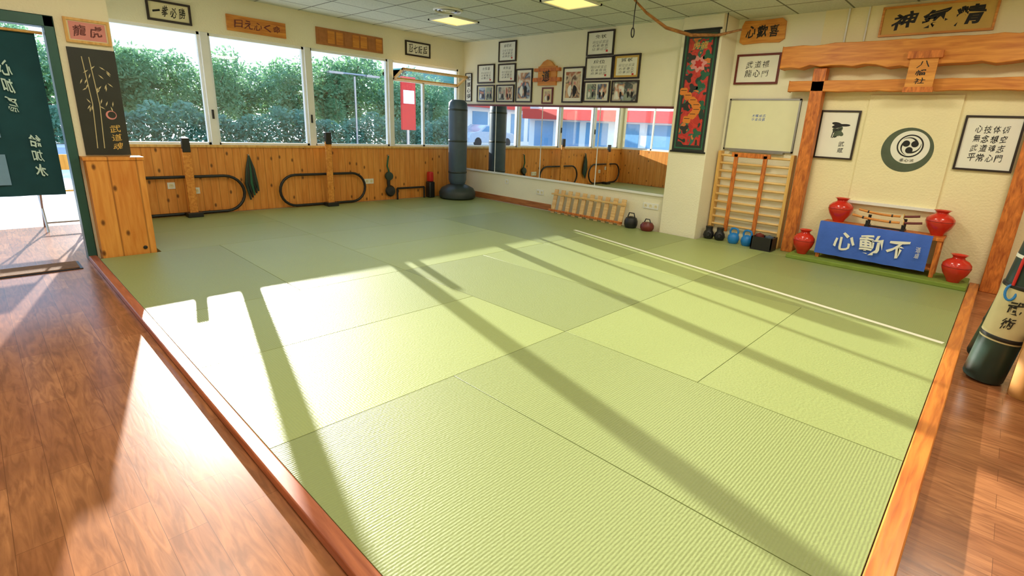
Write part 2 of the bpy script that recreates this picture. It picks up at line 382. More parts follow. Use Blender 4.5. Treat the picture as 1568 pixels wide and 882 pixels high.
w.box((.98, YD+.3, .93), (1.02, YB-.05, .97), 'alu').box((.98, YD+.3, 2.26), (1.02, YB-.05, 2.3), 'alu').box((.98, 7.2, .93), (1.02, 7.24, 2.3), 'alu').box((.995, YD+.32, .97), (1.0, YB-.05, 2.26), 'glass')
w.build()

# ------------------------------------------------------------------ tatami mats
X0, Y0 = .66, .07
def tmat(x0, x1, y0, y1, k):
    if y0 > 5.9: x0 = max(x0, 1.14)
    if x1-x0 < .1: return
    g = .0018
    b = MB('tatami_mat'); b.box((x0+g, y0+g, FZ), (x1-g, y1-g, 0), k); return b.build(.0015)
for bi in range(3):
    for bj in range(4):
        x, y = X0+2*bi, Y0+2*bj
        ym = y+2; xe = min(x+2, 6.64)
        if (bi+bj) % 2 == 0:
            tmat(x, x+1, y, ym, 'matY'); tmat(x+1, xe, y, ym, 'matY')
        else:
            tmat(x, xe, y, y+1, 'matX'); tmat(x, xe, y+1, ym, 'matX')
tmat(6.645, XA-.02, .07, 3.0, 'matX')
boxes('trim_mat_edge_left', [((.60, .0, FZ), (.66, YD-.02, .004))], 'trimy', .006)
boxes('trim_mat_edge_near', [((.60, -.015, FZ), (XA-.02, .068, .004))], 'trimx', .006)
b = MB('court_tape_line')
p0, p1 = V((5.69, 4.39, 0)), V((4.64, .09, 0)); d = (p1-p0).normalized(); s_ = V((-d.y, d.x, 0))*.025
b.prism([p0-s_, p1-s_, p1+s_, p0+s_], (0, 0, .0015), 'tape'); b.build()

# ------------------------------------------------------------------ mirror wall
b = MB('wall_mirror')
ys = [8.1, 7.2, 6.05, 4.85, 3.6]
for a, c in zip(ys[:-1], ys[1:]): b.box((XM-.012, c+.003, .53), (XM-.002, a-.003, 1.72), 'mirror')
b.box((XM-.03, 3.585, 1.72), (XM-.001, 8.14, 1.75), 'framered').box((XM-.03, 3.585, .50), (XM-.001, 8.14, .53), 'white')
for y in ys[1:-1]: b.box((XM-.016, y-.006, .53), (XM-.002, y+.006, 1.72), 'alu')
b.build()
boxes('baseboard_right', [((XM-.02, 5.75, 0), (XM, YB-.03, .1))], 'brownbase')
def frameP(name, O, u, v, n, w, h, fk, pk, content=None, fw=.022, dep=.025):
    b = MB(name); O = O+n*.001
    b.obox(O, u, v, n, (0, w, 0, fw, 0, dep), fk).obox(O, u, v, n, (0, w, h-fw, h, 0, dep), fk)
    b.obox(O, u, v, n, (0, fw, fw, h-fw, 0, dep), fk).obox(O, u, v, n, (w-fw, w, fw, h-fw, 0, dep), fk)
    b.obox(O, u, v, n, (fw, w-fw, fw, h-fw, 0, dep*.5), pk)
    if content: content(b, O, u, v, n, w, h, fw, dep*.5+.001)
    return b.build()
def RP(name, y0, y1, z1, z0, fk, pk, content=None, X=XM, **kw):
    return frameP(name, V((X, y0, z0)), -UY, UZ, -UX, y0-y1, z1-z0, fk, pk, content, **kw)
def BP(name, x0, x1, z1, z0, fk, pk, content=None, Y=YB, **kw):
    return frameP(name, V((x0, Y, z0)), UX, UZ, -UY, x1-x0, z1-z0, fk, pk, content, **kw)
def cert(title='合気道', body='段位認定証\n右者審査\n結果認定'):
    def fn(b, O, u, v, n, w, h, fw, d):
        b.text(title, O, u, v, n, w*.28, w*.72, h*.68, h*.86, d, 'ink', 0)
        b.text(body, O, u, v, n, w*.2, w*.8, h*.2, h*.62, d, 'ink', -.01)
        b.obox(O, u, v, n, (w*.72, w*.79, h*.14, h*.22, d, d+.001), 'redpaint')
    return fn
def scroll(txt, bold=.02):
    def fn(b, O, u, v, n, w, h, fw, d):
        b.text(txt, O, u, v, n, fw+w*.06, w-fw-w*.06, fw+h*.06, h-fw-h*.06, d, 'ink', bold)
    return fn
def photo(k, m=.12):
    def fn(b, O, u, v, n, w, h, fw, d):
        b.obox(O, u, v, n, (w*m+fw*.4, w*(1-m)-fw*.4, h*m+fw*.4, h*(1-m)-fw*.4, d, d+.001), k)
        for i, q in enumerate((.36, .6)):
            x = w*q; blob(b, O, u, v, n, x, h*.34, w*.09, h*.16, d+.002, ('white', 'ink')[i], i, 3, .1); blob(b, O, u, v, n, x, h*.55, w*.04, h*.045, d+.003, 'pink', i, 3, .05)
    return fn
def photos2(k1, k2):
    def fn(b, O, u, v, n, w, h, fw, d):
        b.obox(O, u, v, n, (w*.12, w*.48, h*.14, h*.86, d, d+.001), k1); b.obox(O, u, v, n, (w*.53, w*.88, h*.14, h*.86, d, d+.001), k2)
        for q in (.22, .36, .64, .78): blob(b, O, u, v, n, w*q, h*.36, w*.04, h*.14, d+.002, 'white' if q < .3 else 'ink', 1, 3, .1); blob(b, O, u, v, n, w*q, h*.56, w*.022, h*.05, d+.003, 'pink', 1, 3, .05)
    return fn
def blob(b, O, u, v, n, cx, cy, rx, ry, d, k, seed, lobes=5, amp=.18):
    r_ = random.Random(seed); ph = r_.random()*6
    b.poly([O+u*(cx+rx*math.cos(t)*(1+amp*math.sin(lobes*t+ph)))+v*(cy+ry*math.sin(t)*(1+amp*math.sin(lobes*t+ph)))+n*d for t in [i*math.pi/20 for i in range(40)]], k)
RP('calligraphy_strip', 8.08, 7.90, 2.31, 1.80, 'frameblk', 'paper', scroll('武\n道\n心\n得'), fw=.012)
RP('framed_certificate', 7.73, 7.27, 2.45, 2.12, 'frameblk', 'paper', cert())
RP('framed_certificate', 7.17, 6.73, 2.81, 2.47, 'frameblk', 'paper', cert('認可状'))
RP('framed_certificate', 7.17, 6.73, 2.44, 2.13, 'frameblk', 'paper', cert())
RP('framed_photograph', 7.74, 7.26, 2.09, 1.79, 'frameblk', 'cream', photos2('photoA', 'photoC'))
RP('framed_photograph', 7.21, 6.75, 2.09, 1.79, 'frameblk', 'paper', photos2('photoC', 'photoB'))
RP('framed_photograph', 6.71, 6.32, 2.34, 1.79, 'frameblk', 'paper', photo('photoA', .1))
RP('framed_photograph', 6.08, 5.84, 2.03, 1.77, 'framered', 'cream', photo('photoB', .2))
RP('framed_photograph', 5.64, 5.22, 2.33, 1.79, 'frameblk', 'paper', photo('photoB', .12))
RP('framed_certificate', 5.20, 4.70, 2.82, 2.47, 'frameblk', 'paper', cert('免状'))
RP('framed_certificate', 5.20, 4.69, 2.46, 2.13, 'frameblk', 'paper', cert('段位'))
RP('framed_photograph', 5.20, 4.71, 2.11, 1.80, 'frameblk', 'paper', photos2('photoC', 'photoA'))
RP('framed_certificate', 4.68, 4.22, 2.47, 2.13, 'frameblk', 'gold', lambda b, O, u, v, n, w, h, fw, d: (b.obox(O, u, v, n, (w*.12, w*.88, h*.15, h*.85, d-.0005, d), 'paper'), cert('賞状')(b, O, u, v, n, w, h, fw, d+.001)))
RP('framed_photograph', 4.68, 4.21, 2.11, 1.80, 'frameblk', 'photoC', photos2('photoA', 'photoC'))
b = MB('carved_wooden_emblem'); O = V((XM, 6.28, 2.06)); a = (O, -UY, UZ, -UX)
b.obox(*a, (.10, .50, .0, .30, 0, .03), 'plaque').obox(*a, (.0, .60, .06, .12, .0, .05), 'post').obox(*a, (.02, .58, .22, .27, 0, .05), 'post')
b.prism([O-UY*.14+UZ*.30, O-UY*.46+UZ*.30, O-UY*.38+UZ*.37, O-UY*.30+UZ*.40, O-UY*.22+UZ*.37], (-.04, 0, 0), 'plaque')
b.text('道', *a, .2, .40, .04, .26, .052, 'ink', .01); b.build(.004)
def socket(name, O, u, v, n, gang=2):
    b = MB(name); w = .085*gang; O = O+n*.001
    b.obox(O, u, v, n, (0, w, 0, .085, 0, .012), 'white')
    for i in range(gang):
        b.lathe([(.026, 0), (.026, .004), (.019, .004), (.019, .001)], O+u*(.0425+.085*i)+v*.0425+n*.0121, 'cream', 16, n)
        b.obox(O, u, v, n, (.036+.085*i, .04+.085*i, .04, .046, .012, .016), 'black'); b.obox(O, u, v, n, (.046+.085*i, .05+.085*i, .04, .046, .012, .016), 'black')
    return b.build(.002)
socket('wall_socket', V((XM, 6.1, .24)), -UY, UZ, -UX); socket('wall_socket', V((XM, 3.93, .30)), -UY, UZ, -UX, 3); socket('wall_socket', V((XM, 6.9, .34)), -UY, UZ, -UX, 1)
socket('wall_socket', V((1.70, YB-.022, .36)), UX, UZ, -UY, 1); socket('wall_socket', V((1.98, YB-.022, .28)), UX, UZ, -UY, 1); socket('wall_socket', V((4.54, YB-.022, .30)), UX, UZ, -UY, 2)
b = MB('weapon_rack')
for i in range(10):
    y = 5.6-i*.15
    b.obox(V((XM-.16, y, 0)), -UY, V((.22, 0, 1)).normalized(), -UX, (0, .075, .0, .40, 0, .025), 'rung')
b.box((XM-.20, 4.17, .03), (XM-.16, 5.64, .06), 'post').box((XM-.14, 4.17, .30), (XM-.09, 5.64, .325), 'rung'); b.build(.003)
b = MB('gym_bag'); b.lathe([(.0, 0), (.085, .005), (.1, .05), (.1, .1), (.08, .15), (.03, .17), (0, .172)], (XM-.16, 4.02, 0), 'black', 20)
b.tube([(XM-.16, 4.09, .13), (XM-.16, 4.06, .22), (XM-.16, 3.98, .22), (XM-.16, 3.95, .13)], .009, 'black'); b.build()
b = MB('gym_bag'); b.lathe([(.0, 0), (.08, .005), (.1, .04), (.1, .08), (.07, .12), (0, .13)], (XM-.16, 3.74, 0), 'framered', 20)
b.tube([(XM-.16, 3.8, .1), (XM-.16, 3.77, .17), (XM-.16, 3.71, .17), (XM-.16, 3.68, .1)], .008, 'black'); b.build()

# column tapestry
b = MB('hanging_tapestry'); O = V((XC, 3.53, 1.16)); a = (O, -UY, UZ, -UX)
b.obox(*a, (0, .47, 0, 1.52, .003, .010), 'blackboard').obox(*a, (.03, .44, .04, 1.48, .0095, .0105), 'leafprint')
b.obox(*a, (.05, .42, .06, 1.46, .010, .0115), 'blackboard').obox(*a, (.075, .395, .09, 1.43, .012, .013), 'tapestry')
b.tube([O+UZ*1.53-UX*.012+UY*.02, O+UZ*1.53-UX*.012-UY*.49], .012, 'black'); b.tube([O-UX*.012+UY*.02, O-UX*.012-UY*.49], .012, 'black')
b.text('虎龍', *a, .12, .35, 1.28, 1.40, .014, 'gold', .01)
blob(b, *a, .24, 1.12, .10, .09, .0145, 'pink', 1, 7, .2); blob(b, *a, .24, 1.12, .05, .045, .0150, 'redpaint', 2, 6, .2)
for i, (x, y) in enumerate([(.12, .95), (.34, .98), (.15, .30), (.33, .25), (.2, .82), (.35, .6), (.13, .6), (.3, .85), (.12, 1.2), (.35, 1.22)]): blob(b, *a, x, y, .055, .05, .0145, 'leafprint' if i % 2 else 'blackboard', i, 3, .35)
for i in range(7):
    t = i/6; blob(b, *a, .17+.12*math.sin(t*4), .42+.36*t, .06, .05, .0146+.0001*i, 'orange', i, 4, .1)
    b.obox(*a, (.13+.12*math.sin(t*4), .21+.12*math.sin(t*4), .43+.36*t, .437+.36*t, .0153, .0155), 'ink')
b.build()

# ------------------------------------------------------------------ alcove with wall bars
XS = XA-.001
b = MB('wooden_plaque'); O = V((XS, 2.98, 2.55)); a = (O, -UY, UZ, -UX)
pts = [(0, .03), (.05, 0), (.3, .01), (.5, 0), (.56, .04), (.55, .24), (.5, .28), (.25, .27), (.04, .28), (.01, .22)]
b.prism([O-UY*x+UZ*y for x, y in pts], (-.03, 0, 0), 'plaque'); b.text('心歡喜', *a, .06, .50, .05, .23, .032, 'ink', .02); b.build(.004)
RP('framed_calligraphy', 2.98, 2.42, 2.43, 2.06, 'framered', 'paper', lambda b, O, u, v, n, w, h, fw, d: b.text('武道禮\n龍心門', O, u, v, n, w*.22, w*.78, h*.2, h*.8, d, 'ink', 0), X=XS, fw=.025)
b = MB('whiteboard'); O = V((XS, 2.99, 1.22)); a = (O, -UY, UZ, -UX)
b.obox(*a, (0, .9, 0, .66, 0, .02), 'wb')
for q in ((0, .9, 0, .02), (0, .9, .64, .66), (0, .02, 0, .66), (.88, .9, 0, .66)): b.obox(*a, (*q, 0, .028), 'metal')
b.obox(*a, (.1, .8, -.02, .0, 0, .07), 'metal'); b.text('木曜稽古\n水金合氣', *a, .32, .5, .38, .47, .0215, 'blue', 0); b.build()
b = MB('wall_bars')
for i in range(10):
    z = .2+i*.105; b.tube([(XA-.10, 2.99, z), (XA-.12, 2.75, z), (XA-.12, 2.25, z), (XA-.10, 2.03, z)], .017, 'rung', n=10)
for y in (2.985, 2.045): b.box((XA-.13, y-.02, 0), (XA-.02, y+.02, 1.2), 'lightwood')
for y in (2.74, 2.36): b.box((XA-.165, y-.025, .12), (XA-.137, y+.025, 1.17), 'post')
b.box((XA-.165, 2.3, 1.13), (XA-.137, 2.8, 1.19), 'post'); b.build(.003)
def kettlebell(x, y):
    b = MB('kettlebell')
    b.lathe([(.0, 0), (.05, 0), (.066, .02), (.075, .06), (.07, .1), (.05, .13), (.02, .143), (0, .144)], (x, y, 0), 'kblue', 24)
    b.tube([(x, y+.045, .115), (x, y+.055, .16), (x, y+.04, .195), (x, y, .205), (x, y-.04, .195), (x, y-.055, .16), (x, y-.045, .115)], .014, 'kblue'); b.build()
kettlebell(6.84, 2.56); kettlebell(6.84, 2.38)
b = MB('boxing_gloves')
for i, (x, y) in enumerate(((6.86, 2.92), (6.88, 2.77))):
    b.lathe([(0, 0), (.06, .01), (.075, .05), (.065, .09), (.045, .12), (.05, .17), (.045, .175), (0, .17)], (x, y, 0), 'black', 18)
    b.lathe([(0, 0), (.028, .01), (.03, .05), (0, .075)], (x-.06, y-.02, .03), 'black', 12, (.2, 0, 1))
b.build()
b = MB('equipment_crate'); b.box((6.70, 2.02, 0), (6.90, 2.28, .02), 'black')
for q in ((6.70, 2.02, 6.715, 2.28), (6.885, 2.02, 6.90, 2.28), (6.70, 2.02, 6.90, 2.035), (6.70, 2.265, 6.90, 2.28)): b.box((q[0], q[1], .02), (q[2], q[3], .17), 'black')
b.lathe([(0, .02), (.05, .03), (.06, .1), (.05, .18), (0, .2)], (6.80, 2.09, .0), 'bag', 16).lathe([(0, .02), (.05, .03), (.06, .1), (.05, .19), (0, .21)], (6.80, 2.21, .0), 'framered', 16); b.build()

# ------------------------------------------------------------------ torii + altar
b = MB('torii_frame')
XT = 6.93
def rough_beam(y0, y1, z0, z1, x0, x1, k, seed, n=26, amp=.02):
    r_ = random.Random(seed); prof = []
    for i in range(n+1):
        t = i/n; y = y0+(y1-y0)*t
        prof.append((y, z1+r_.uniform(-amp, amp)*.5, z0+r_.uniform(-amp, amp)+.02*math.sin(t*9)*(amp > .01)))
    vs = []; fs = []
    for (y, zt, zb) in prof: vs += [(x0, y, zb), (x0, y, zt), (x1, y, zt), (x1, y, zb)]
    for i in range(n):
        o = i*4
        for j in range(4): fs.append((o+j, o+(j+1) % 4, o+4+(j+1) % 4, o+4+j))
    fs += [(0, 1, 2, 3), (n*4+3, n*4+2, n*4+1, n*4)]
    b.add(vs, fs, k)
rough_beam(2.34, -.55, 2.21, 2.46, XT-.06, XT+.15, 'beam', 3)
rough_beam(2.22, -.50, 1.95, 2.07, XT, XT+.11, 'beam', 5, amp=.006)
b.box((XT+.0, 1.83, 0), (XT+.13, 1.97, 2.21), 'post'); b.box((XT+.0, -.17, FZ), (XT+.13, -.02, 2.21), 'post')
b.build(.006)
b = MB('torii_name_plaque'); O = V((XT-.062, 1.03, 1.95)); a = (O, -UY, UZ, -UX)
b.obox(*a, (0, .24, 0, .36, 0, .025), 'plaque').obox(*a, (-.03, .27, .31, .38, -.0, .05), 'post').obox(*a, (-.01, .25, -.02, .03, 0, .035), 'post')
b.text('八\n幡\n社', *a, .06, .18, .05, .29, .027, 'ink', .01); b.build(.003)
RP('framed_calligraphy_sign', 1.42, .44, 2.83, 2.53, 'plaque', 'gold', scroll('神氣精', .03), X=XA-.016, fw=.02)
RP('framed_ink_painting', 1.84, 1.42, 1.75, 1.19, 'frameblk', 'paper', lambda b, O, u, v, n, w, h, fw, d: (blob(b, O, u, v, n, w*.52, h*.70, w*.2, h*.05, d, 'ink', 3, 3, .4), blob(b, O, u, v, n, w*.52, h*.56, w*.13, h*.10, d, 'greend', 5, 4, .3), b.text('鷹', O, u, v, n, w*.35, w*.62, h*.42, h*.66, d+.001, 'ink', .01), b.text('武\n蔵', O, u, v, n, w*.58, w*.76, h*.12, h*.38, d, 'ink', 0)), X=XA-.016, fw=.02)
RP('framed_calligraphy', .47, .0, 1.72, 1.17, 'frameblk', 'paper', lambda b, O, u, v, n, w, h, fw, d: b.text('心技体術\n無念想空\n武道魂志\n平常心門', O, u, v, n, w*.2, w*.8, h*.16, h*.84, d, 'ink', .01), X=XA-.016, fw=.02)
b = MB('mon_emblem_panel'); O = V((XA-.016, 1.36, .72)); a = (O, -UY, UZ, -UX)
b.obox(*a, (0, .84, 0, 1.2, 0, .02), 'alcwall').obox(*a, (-.01, .85, -.02, .012, 0, .06), 'white')
C = O-UY*.455+UZ*.62-UX*.021
def disc(b, C, r, d, k, cx=0, cy=0, n=48): b.poly([C-UY*(cx+r*math.cos(t))+UZ*(cy+r*math.sin(t))-UX*d for t in [2*math.pi*i/n for i in range(n)]], k)
disc(b, C, .24, .001, 'greend'); disc(b, C, .178, .003, 'paper', .022, .03)
disc(b, C, .122, .005, 'ink', .022, .045); disc(b, C, .108, .007, 'paper', .022, .045)
for k_ in range(3):
    t0 = 2*math.pi*k_/3+.5; ox, oy = .022, .045
    disc(b, C, .034, .009, 'ink', ox+.046*math.cos(t0), oy+.046*math.sin(t0), 20)
    outer = []; inner = []
    for i in range(13):
        t = i/12; th = t0+t*1.9; ro = .078+.024*t; ri = .055+.044*t
        outer.append(C-UY*(ox+ro*math.cos(th))+UZ*(oy+ro*math.sin(th))-UX*.0085); inner.append(C-UY*(ox+ri*math.cos(th))+UZ*(oy+ri*math.sin(th))-UX*.0085)
    for i in range(12): b.poly([outer[i], outer[i+1], inner[i+1], inner[i]], 'ink')
b.text('柔心流', C, -UY, UZ, -UX, -.05, .09, -.13, -.09, .0095, 'ink', 0)
b.build()
boxes('altar_floor_mat', [((6.58, .075, 0), (XA-.02, 1.80, .045))], 'greenmat', .006)
b = MB('altar_table'); z0 = .045
b.box((6.74, .36, .44), (7.04, 1.53, .475), 'post')
for y in (.37, 1.48):
    for x in (6.75, 6.99): b.box((x, y, z0), (x+.04, y+.04, .44), 'post')
b.box((6.76, .38, .12), (7.02, 1.51, .14), 'post').box((6.76, .375, .3), (7.02, .395, .32), 'post'); b.build(.003)
b = MB('altar_cloth')
n = 40; vs = []; fs = []
for i in range(n+1):
    y = 1.53-1.08*i/n
    wv = .006*math.sin(i*.9)+.004*math.sin(i*.37)
    for (x, z) in ((6.80, .479), (6.735, .479), (6.728+wv*.3, .46), (6.722+wv, .3), (6.718+wv*1.4, .1)): vs.append((x, y, z))
for i in range(n):
    for j in range(4): fs.append((i*5+j, i*5+j+1, i*5+6+j, i*5+5+j))
b.add(vs, fs, 'blue', True)
b.text('心動不', V((6.705, 1.53, .1)), -UY, UZ, -UX, .16, .94, .06, .32, 0, 'paper', .02)
b.text('道\n場', V((6.705, 1.53, .1)), -UY, UZ, -UX, .96, 1.01, .12, .26, 0, 'paper', .0)
o = b.build()
b = MB('sword_stand')
zt = .4755
for y in (1.08, .74):
    b.box((6.82, y-.02, zt), (6.98, y+.02, zt+.02), 'black')
    for x, hh in ((6.84, .07), (6.93, .13)): b.box((x-.008, y-.015, zt+.02), (x+.008, y+.015, zt+hh), 'black'); b.box((x-.02, y-.015, zt+hh-.012), (x+.008, y+.015, zt+hh), 'black')
b.box((6.86, .74, zt+.0), (6.9, 1.08, zt+.015), 'black'); b.build(.002)
def sword(name, y0, y1, x, z):
    b = MB(name); P = []
    for i in range(21):
        t = i/20; P.append(V((x, y0+(y1-y0)*t, z+.03*(2*t-1)**2)))
    b.tube(P[:15], .013, 'plaque', n=8); b.tube(P[15:], .013, 'framered', n=8)
    b.lathe([(.0, 0), (.03, 0), (.03, .006), (0, .006)], P[15], 'gold', 16, (P[16]-P[15]))
    for i in (3, 11): b.tube([P[i]+(P[i+1]-P[i])*.1, P[i]+(P[i+1]-P[i])*.6], .0155, 'black', n=8)
    return b.build()
sword('katana', 1.24, .58, 6.835, zt+.086); sword('wakizashi', 1.20, .62, 6.925, zt+.146)
def vase(x, y, z, h, r):
    b = MB('red_vase')
    pr = [(0, 0), (.42, 0), (.45, .03), (.55, .12), (.85, .32), (1., .52), (.97, .66), (.75, .78), (.45, .85), (.40, .9), (.5, .96), (.62, 1.0), (.58, 1.0), (.42, .95), (.34, .9), (.3, .86)]
    b.lathe([(a*r, c*h) for a, c in pr], (x, y, z), 'red', 36)
    b.lathe([(r*.99, h*.555), (r*1.012, h*.56), (r*.99, h*.565)], (x, y, z), 'ink', 36); return b.build()
vase(6.93, 1.39, .4755, .28, .13); vase(6.93, .44, .4755, .27, .13)
vase(6.78, 1.68, .045, .3, .12); vase(6.75, .20, .045, .29, .125)

# ------------------------------------------------------------------ back wall items
BP('framed_calligraphy_sign', 1.75, 2.22, 2.66, 2.42, 'frameblk', 'cream', scroll('一拳必勝', .01), fw=.025)
b = MB('wooden_name_sign'); O = V((2.63, YB-.001, 2.44)); a = (O, UX, UZ, -UY)
b.obox(*a, (0, .77, 0, .2, 0, .025), 'plaqueX').text('日え心く命', *a, .08, .7, .04, .16, .027, 'framered', .01); b.build(.004)
b = MB('cork_notice_board'); O = V((3.85, YB-.001, 2.44)); a = (O, UX, UZ, -UY)
b.obox(*a, (0, 1.13, 0, .24, 0, .02), 'cork')
for i in range(8): b.obox(*a, (.04+i*.137, .15+i*.137, .03, .21, .02, .026), 'plaqueX' if i % 3 else 'cork')
b.build()
BP('framed_calligraphy_sign', 5.42, 5.94, 2.72, 2.48, 'frameblk', 'paper', scroll('忍七転起', .01), fw=.025)
def stadium(name, x0, x1, z0, z1, y, r=.02):
    R = (z1-z0)/2; P = []
    for i in range(13): t = -math.pi/2+math.pi*i/12; P.append((x1-R+R*math.cos(t), y, z0+R+R*math.sin(t)))
    for i in range(13): t = math.pi/2+math.pi*i/12; P.append((x0+R+R*math.cos(t), y, z0+R+R*math.sin(t)))
    b = MB(name); b.tube(P, r, 'black', closed=True)
    for x in (x0+R*1.5, x1-R*1.5): b.tube([(x, y, z1), (x, YB-.024, z1)], .014, 'black')
    return b.build()
stadium('padded_tube_loop', 1.2, 2.60, .03, .52, YB-.11); stadium('padded_tube_loop', 3.10, 4.50, .03, .50, YB-.11)
b = MB('floor_rail'); b.tube([(5.14, YB-.1, .2), (5.72, YB-.1, .2)], .018, 'black'); b.tube([(5.14, YB-.1, .2), (5.14, YB-.1, .0)], .018, 'black'); b.tube([(5.72, YB-.1, .2), (5.72, YB-.1, .0)], .018, 'black'); b.build()
for x, zt_ in ((1.92, 1.03), (3.84, 1.15)):
    b = MB('makiwara_post'); y = YB-.2
    b.box((x-.05, y-.03, .05), (x+.05, y+.0, zt_-.14), 'plaque').box((x-.045, y-.05, zt_-.18), (x+.045, y+.01, zt_), 'black').box((x-.09, y-.09, 0), (x+.09, y+.06, .06), 'black'); b.build(.006)
b = MB('hanging_belts'); x = 2.72; y = YB-.06
b.tube([(x, YB-.024, .8), (x, y, .8)], .01, 'metal')
for i in range(5):
    dx = (i-2)*.022; b.tube([(x, y, .79), (x+dx, y-.01, .6), (x+dx*1.6, y-.01, .4), (x+dx*1.3+.03, y-.01, .16+.03*i)], [.012, .02, .022, .012], ('greenbag', 'black', 'leafprint', 'black', 'greenbag')[i], n=8)
b.build()
b = MB('hanging_focus_mitts'); x = 5.0
b.tube([(x, YB-.024, .78), (x, y, .78)], .01, 'metal'); b.tube([(x, y, .77), (x-.03, y, .6), (x+.02, y, .45)], .014, 'leafprint')
b.lathe([(0, -.02), (.07, -.02), (.08, .0), (.07, .03), (0, .035)], (x, y-.0, .42), 'greenbag', 20, (0, -1, .1)); b.lathe([(0, -.03), (.08, -.03), (.1, .0), (.08, .03), (0, .035)], (x+.01, y-.02, .16), 'black', 20, (0, -1, .1))
b.tube([(x, y, .45), (x-.02, y-.01, .3), (x, y-.01, .12)], .03, 'black'); b.build()
b = MB('kick_shield'); b.box((5.78, YB-.2, 0), (5.9, YB-.06, .3), 'black').box((5.79, YB-.19, .3), (5.88, YB-.08, .48), 'redpaint'); b.build(.02)
b = MB('punching_bag'); c = (6.22, 7.68, 0)
b.lathe([(.30, 0), (.34, .03), (.345, .12), (.30, .2), (.2, .25), (.15, .27), (.1, .3)], c, 'bagd', 40)
b.lathe([(.12, .26), (.15, .30), (.168, .36), (.17, 1.0), (.172, 1.66), (.165, 1.74), (.12, 1.79), (0, 1.80)], c, 'bag', 40)
for z in (.48, 1.05, 1.6): b.lathe([(.171, z), (.175, z+.005), (.175, z+.03), (.171, z+.035)], c, 'bagd', 40)
b.build()

# ------------------------------------------------------------------ left pier: cabinet, boards, door
b = MB('pine_cabinet'); b.box((.69, YD-.16, FZ), (1.11, YD-.002, .90), 'pineBox').box((.67, YD-.17, .90), (1.12, YD-.002, .93), 'pineBox')
b.lathe([(0, 0), (.018, .004), (.018, .01), (0, .014)], (1.02, YD-.161, .06), 'black', 16, (0, -1, 0)); b.build(.004)
b = MB('bamboo_painting_board'); O = V((.72, YD-.001, .94)); a = (O, UX, UZ, -UY)
b.obox(*a, (0, .33, 0, .92, 0, .02), 'blackboard')
for x in (.09, .14): b.tube([O+UX*x+UZ*.06-UY*.021, O+UX*(x+.02)+UZ*.45-UY*.021, O+UX*(x-.0)+UZ*.85-UY*.021], .0035, 'canvas', n=6)
r_ = random.Random(4)
for i in range(26):
    x = .06+r_.random()*.2; z = .4+r_.random()*.42; t = r_.uniform(-2.6, -.5); l = .05
    p = O+UX*x+UZ*z-UY*.0215; q = p+UX*l*math.cos(t)+UZ*l*math.sin(t); m_ = (p+q)/2; pe = V((-math.sin(t), 0, math.cos(t)))*.005
    b.poly([p, m_-pe, q, m_+pe], 'canvas')
b.poly([O+UX*(.23+.04*math.cos(t))+UZ*(.36+.04*math.sin(t))-UY*.0216 for t in [i*math.pi/10 for i in range(20)]], 'pink')
b.poly([O+UX*(.235+.03*math.cos(t))+UZ*(.362+.03*math.sin(t))-UY*.0219 for t in [i*math.pi/10 for i in range(20)]], 'blackboard')
b.text('武\n道\n魂', *a, .20, .29, .04, .28, .0216, 'gold', .01); b.build()
BP('wooden_emblem_picture', .73, 1.04, 2.10, 1.90, 'lightwood', 'cream', lambda b, O, u, v, n, w, h, fw, d: (b.obox(O, u, v, n, (w*.1, w*.9, h*.14, h*.86, d-.0008, d-.0002), 'pink'), b.text('龍虎', O, u, v, n, w*.15, w*.85, h*.2, h*.8, d, 'framered', .02)), Y=YD, fw=.02)
b = MB('door_1')
b.box((.60, YD-.02, FZ), (.665, YD+.14, 2.085), 'teal').box((-.62, YD-.02, 2.0), (.665, YD+.14, 2.085), 'teal').box((-.62, YD-.02, FZ), (-.56, YD+.14, 2.0), 'teal'); b.build(.004)
b = MB('noren_curtain'); Yn = YD+.07
b.tube([(-.55, Yn, 1.95), (.59, Yn, 1.95)], .012, 'lightwood')
for (xa, xb) in ((-.52, .02), (.04, .54)):
    n = 24; vs = []; fs = []
    for i in range(n+1):
        x = xa+(xb-xa)*i/n
        for j in range(9):
            z = 1.96-1.38*j/8; vs.append((x, Yn+.018+.010*math.sin(x*22+.3)*(j/8), z))
    for i in range(n):
        for j in range(8): fs.append((i*9+j, i*9+j+1, i*9+10+j, i*9+9+j))
    b.add(vs, fs, 'noren', True)
a = (V((0, Yn-.0, .58)), UX, UZ, -UY)
b.text('心\n加\n爲', *a, .27, .36, .70, 1.14, .001, 'tealtxt', .02, True); b.text('給\n加\n水', *a, .36, .45, .16, .54, .001, 'tealtxt', .02, True); b.text('道\n場', *a, -.35, -.15, .5, 1.1, .001, 'tealtxt', .015)
for z in (.1, .5, .8): b.obox(*a, (.10, .20, z, z+.26, -.001, .001), 'bg_glass')
b.build()
b = MB('doormat'); b.box((-.45, 5.95, FZ), (.5, 6.22, FZ+.015), 'doormat').box((-.47, 5.93, FZ), (.52, 6.235, FZ+.008), 'black'); b.build()

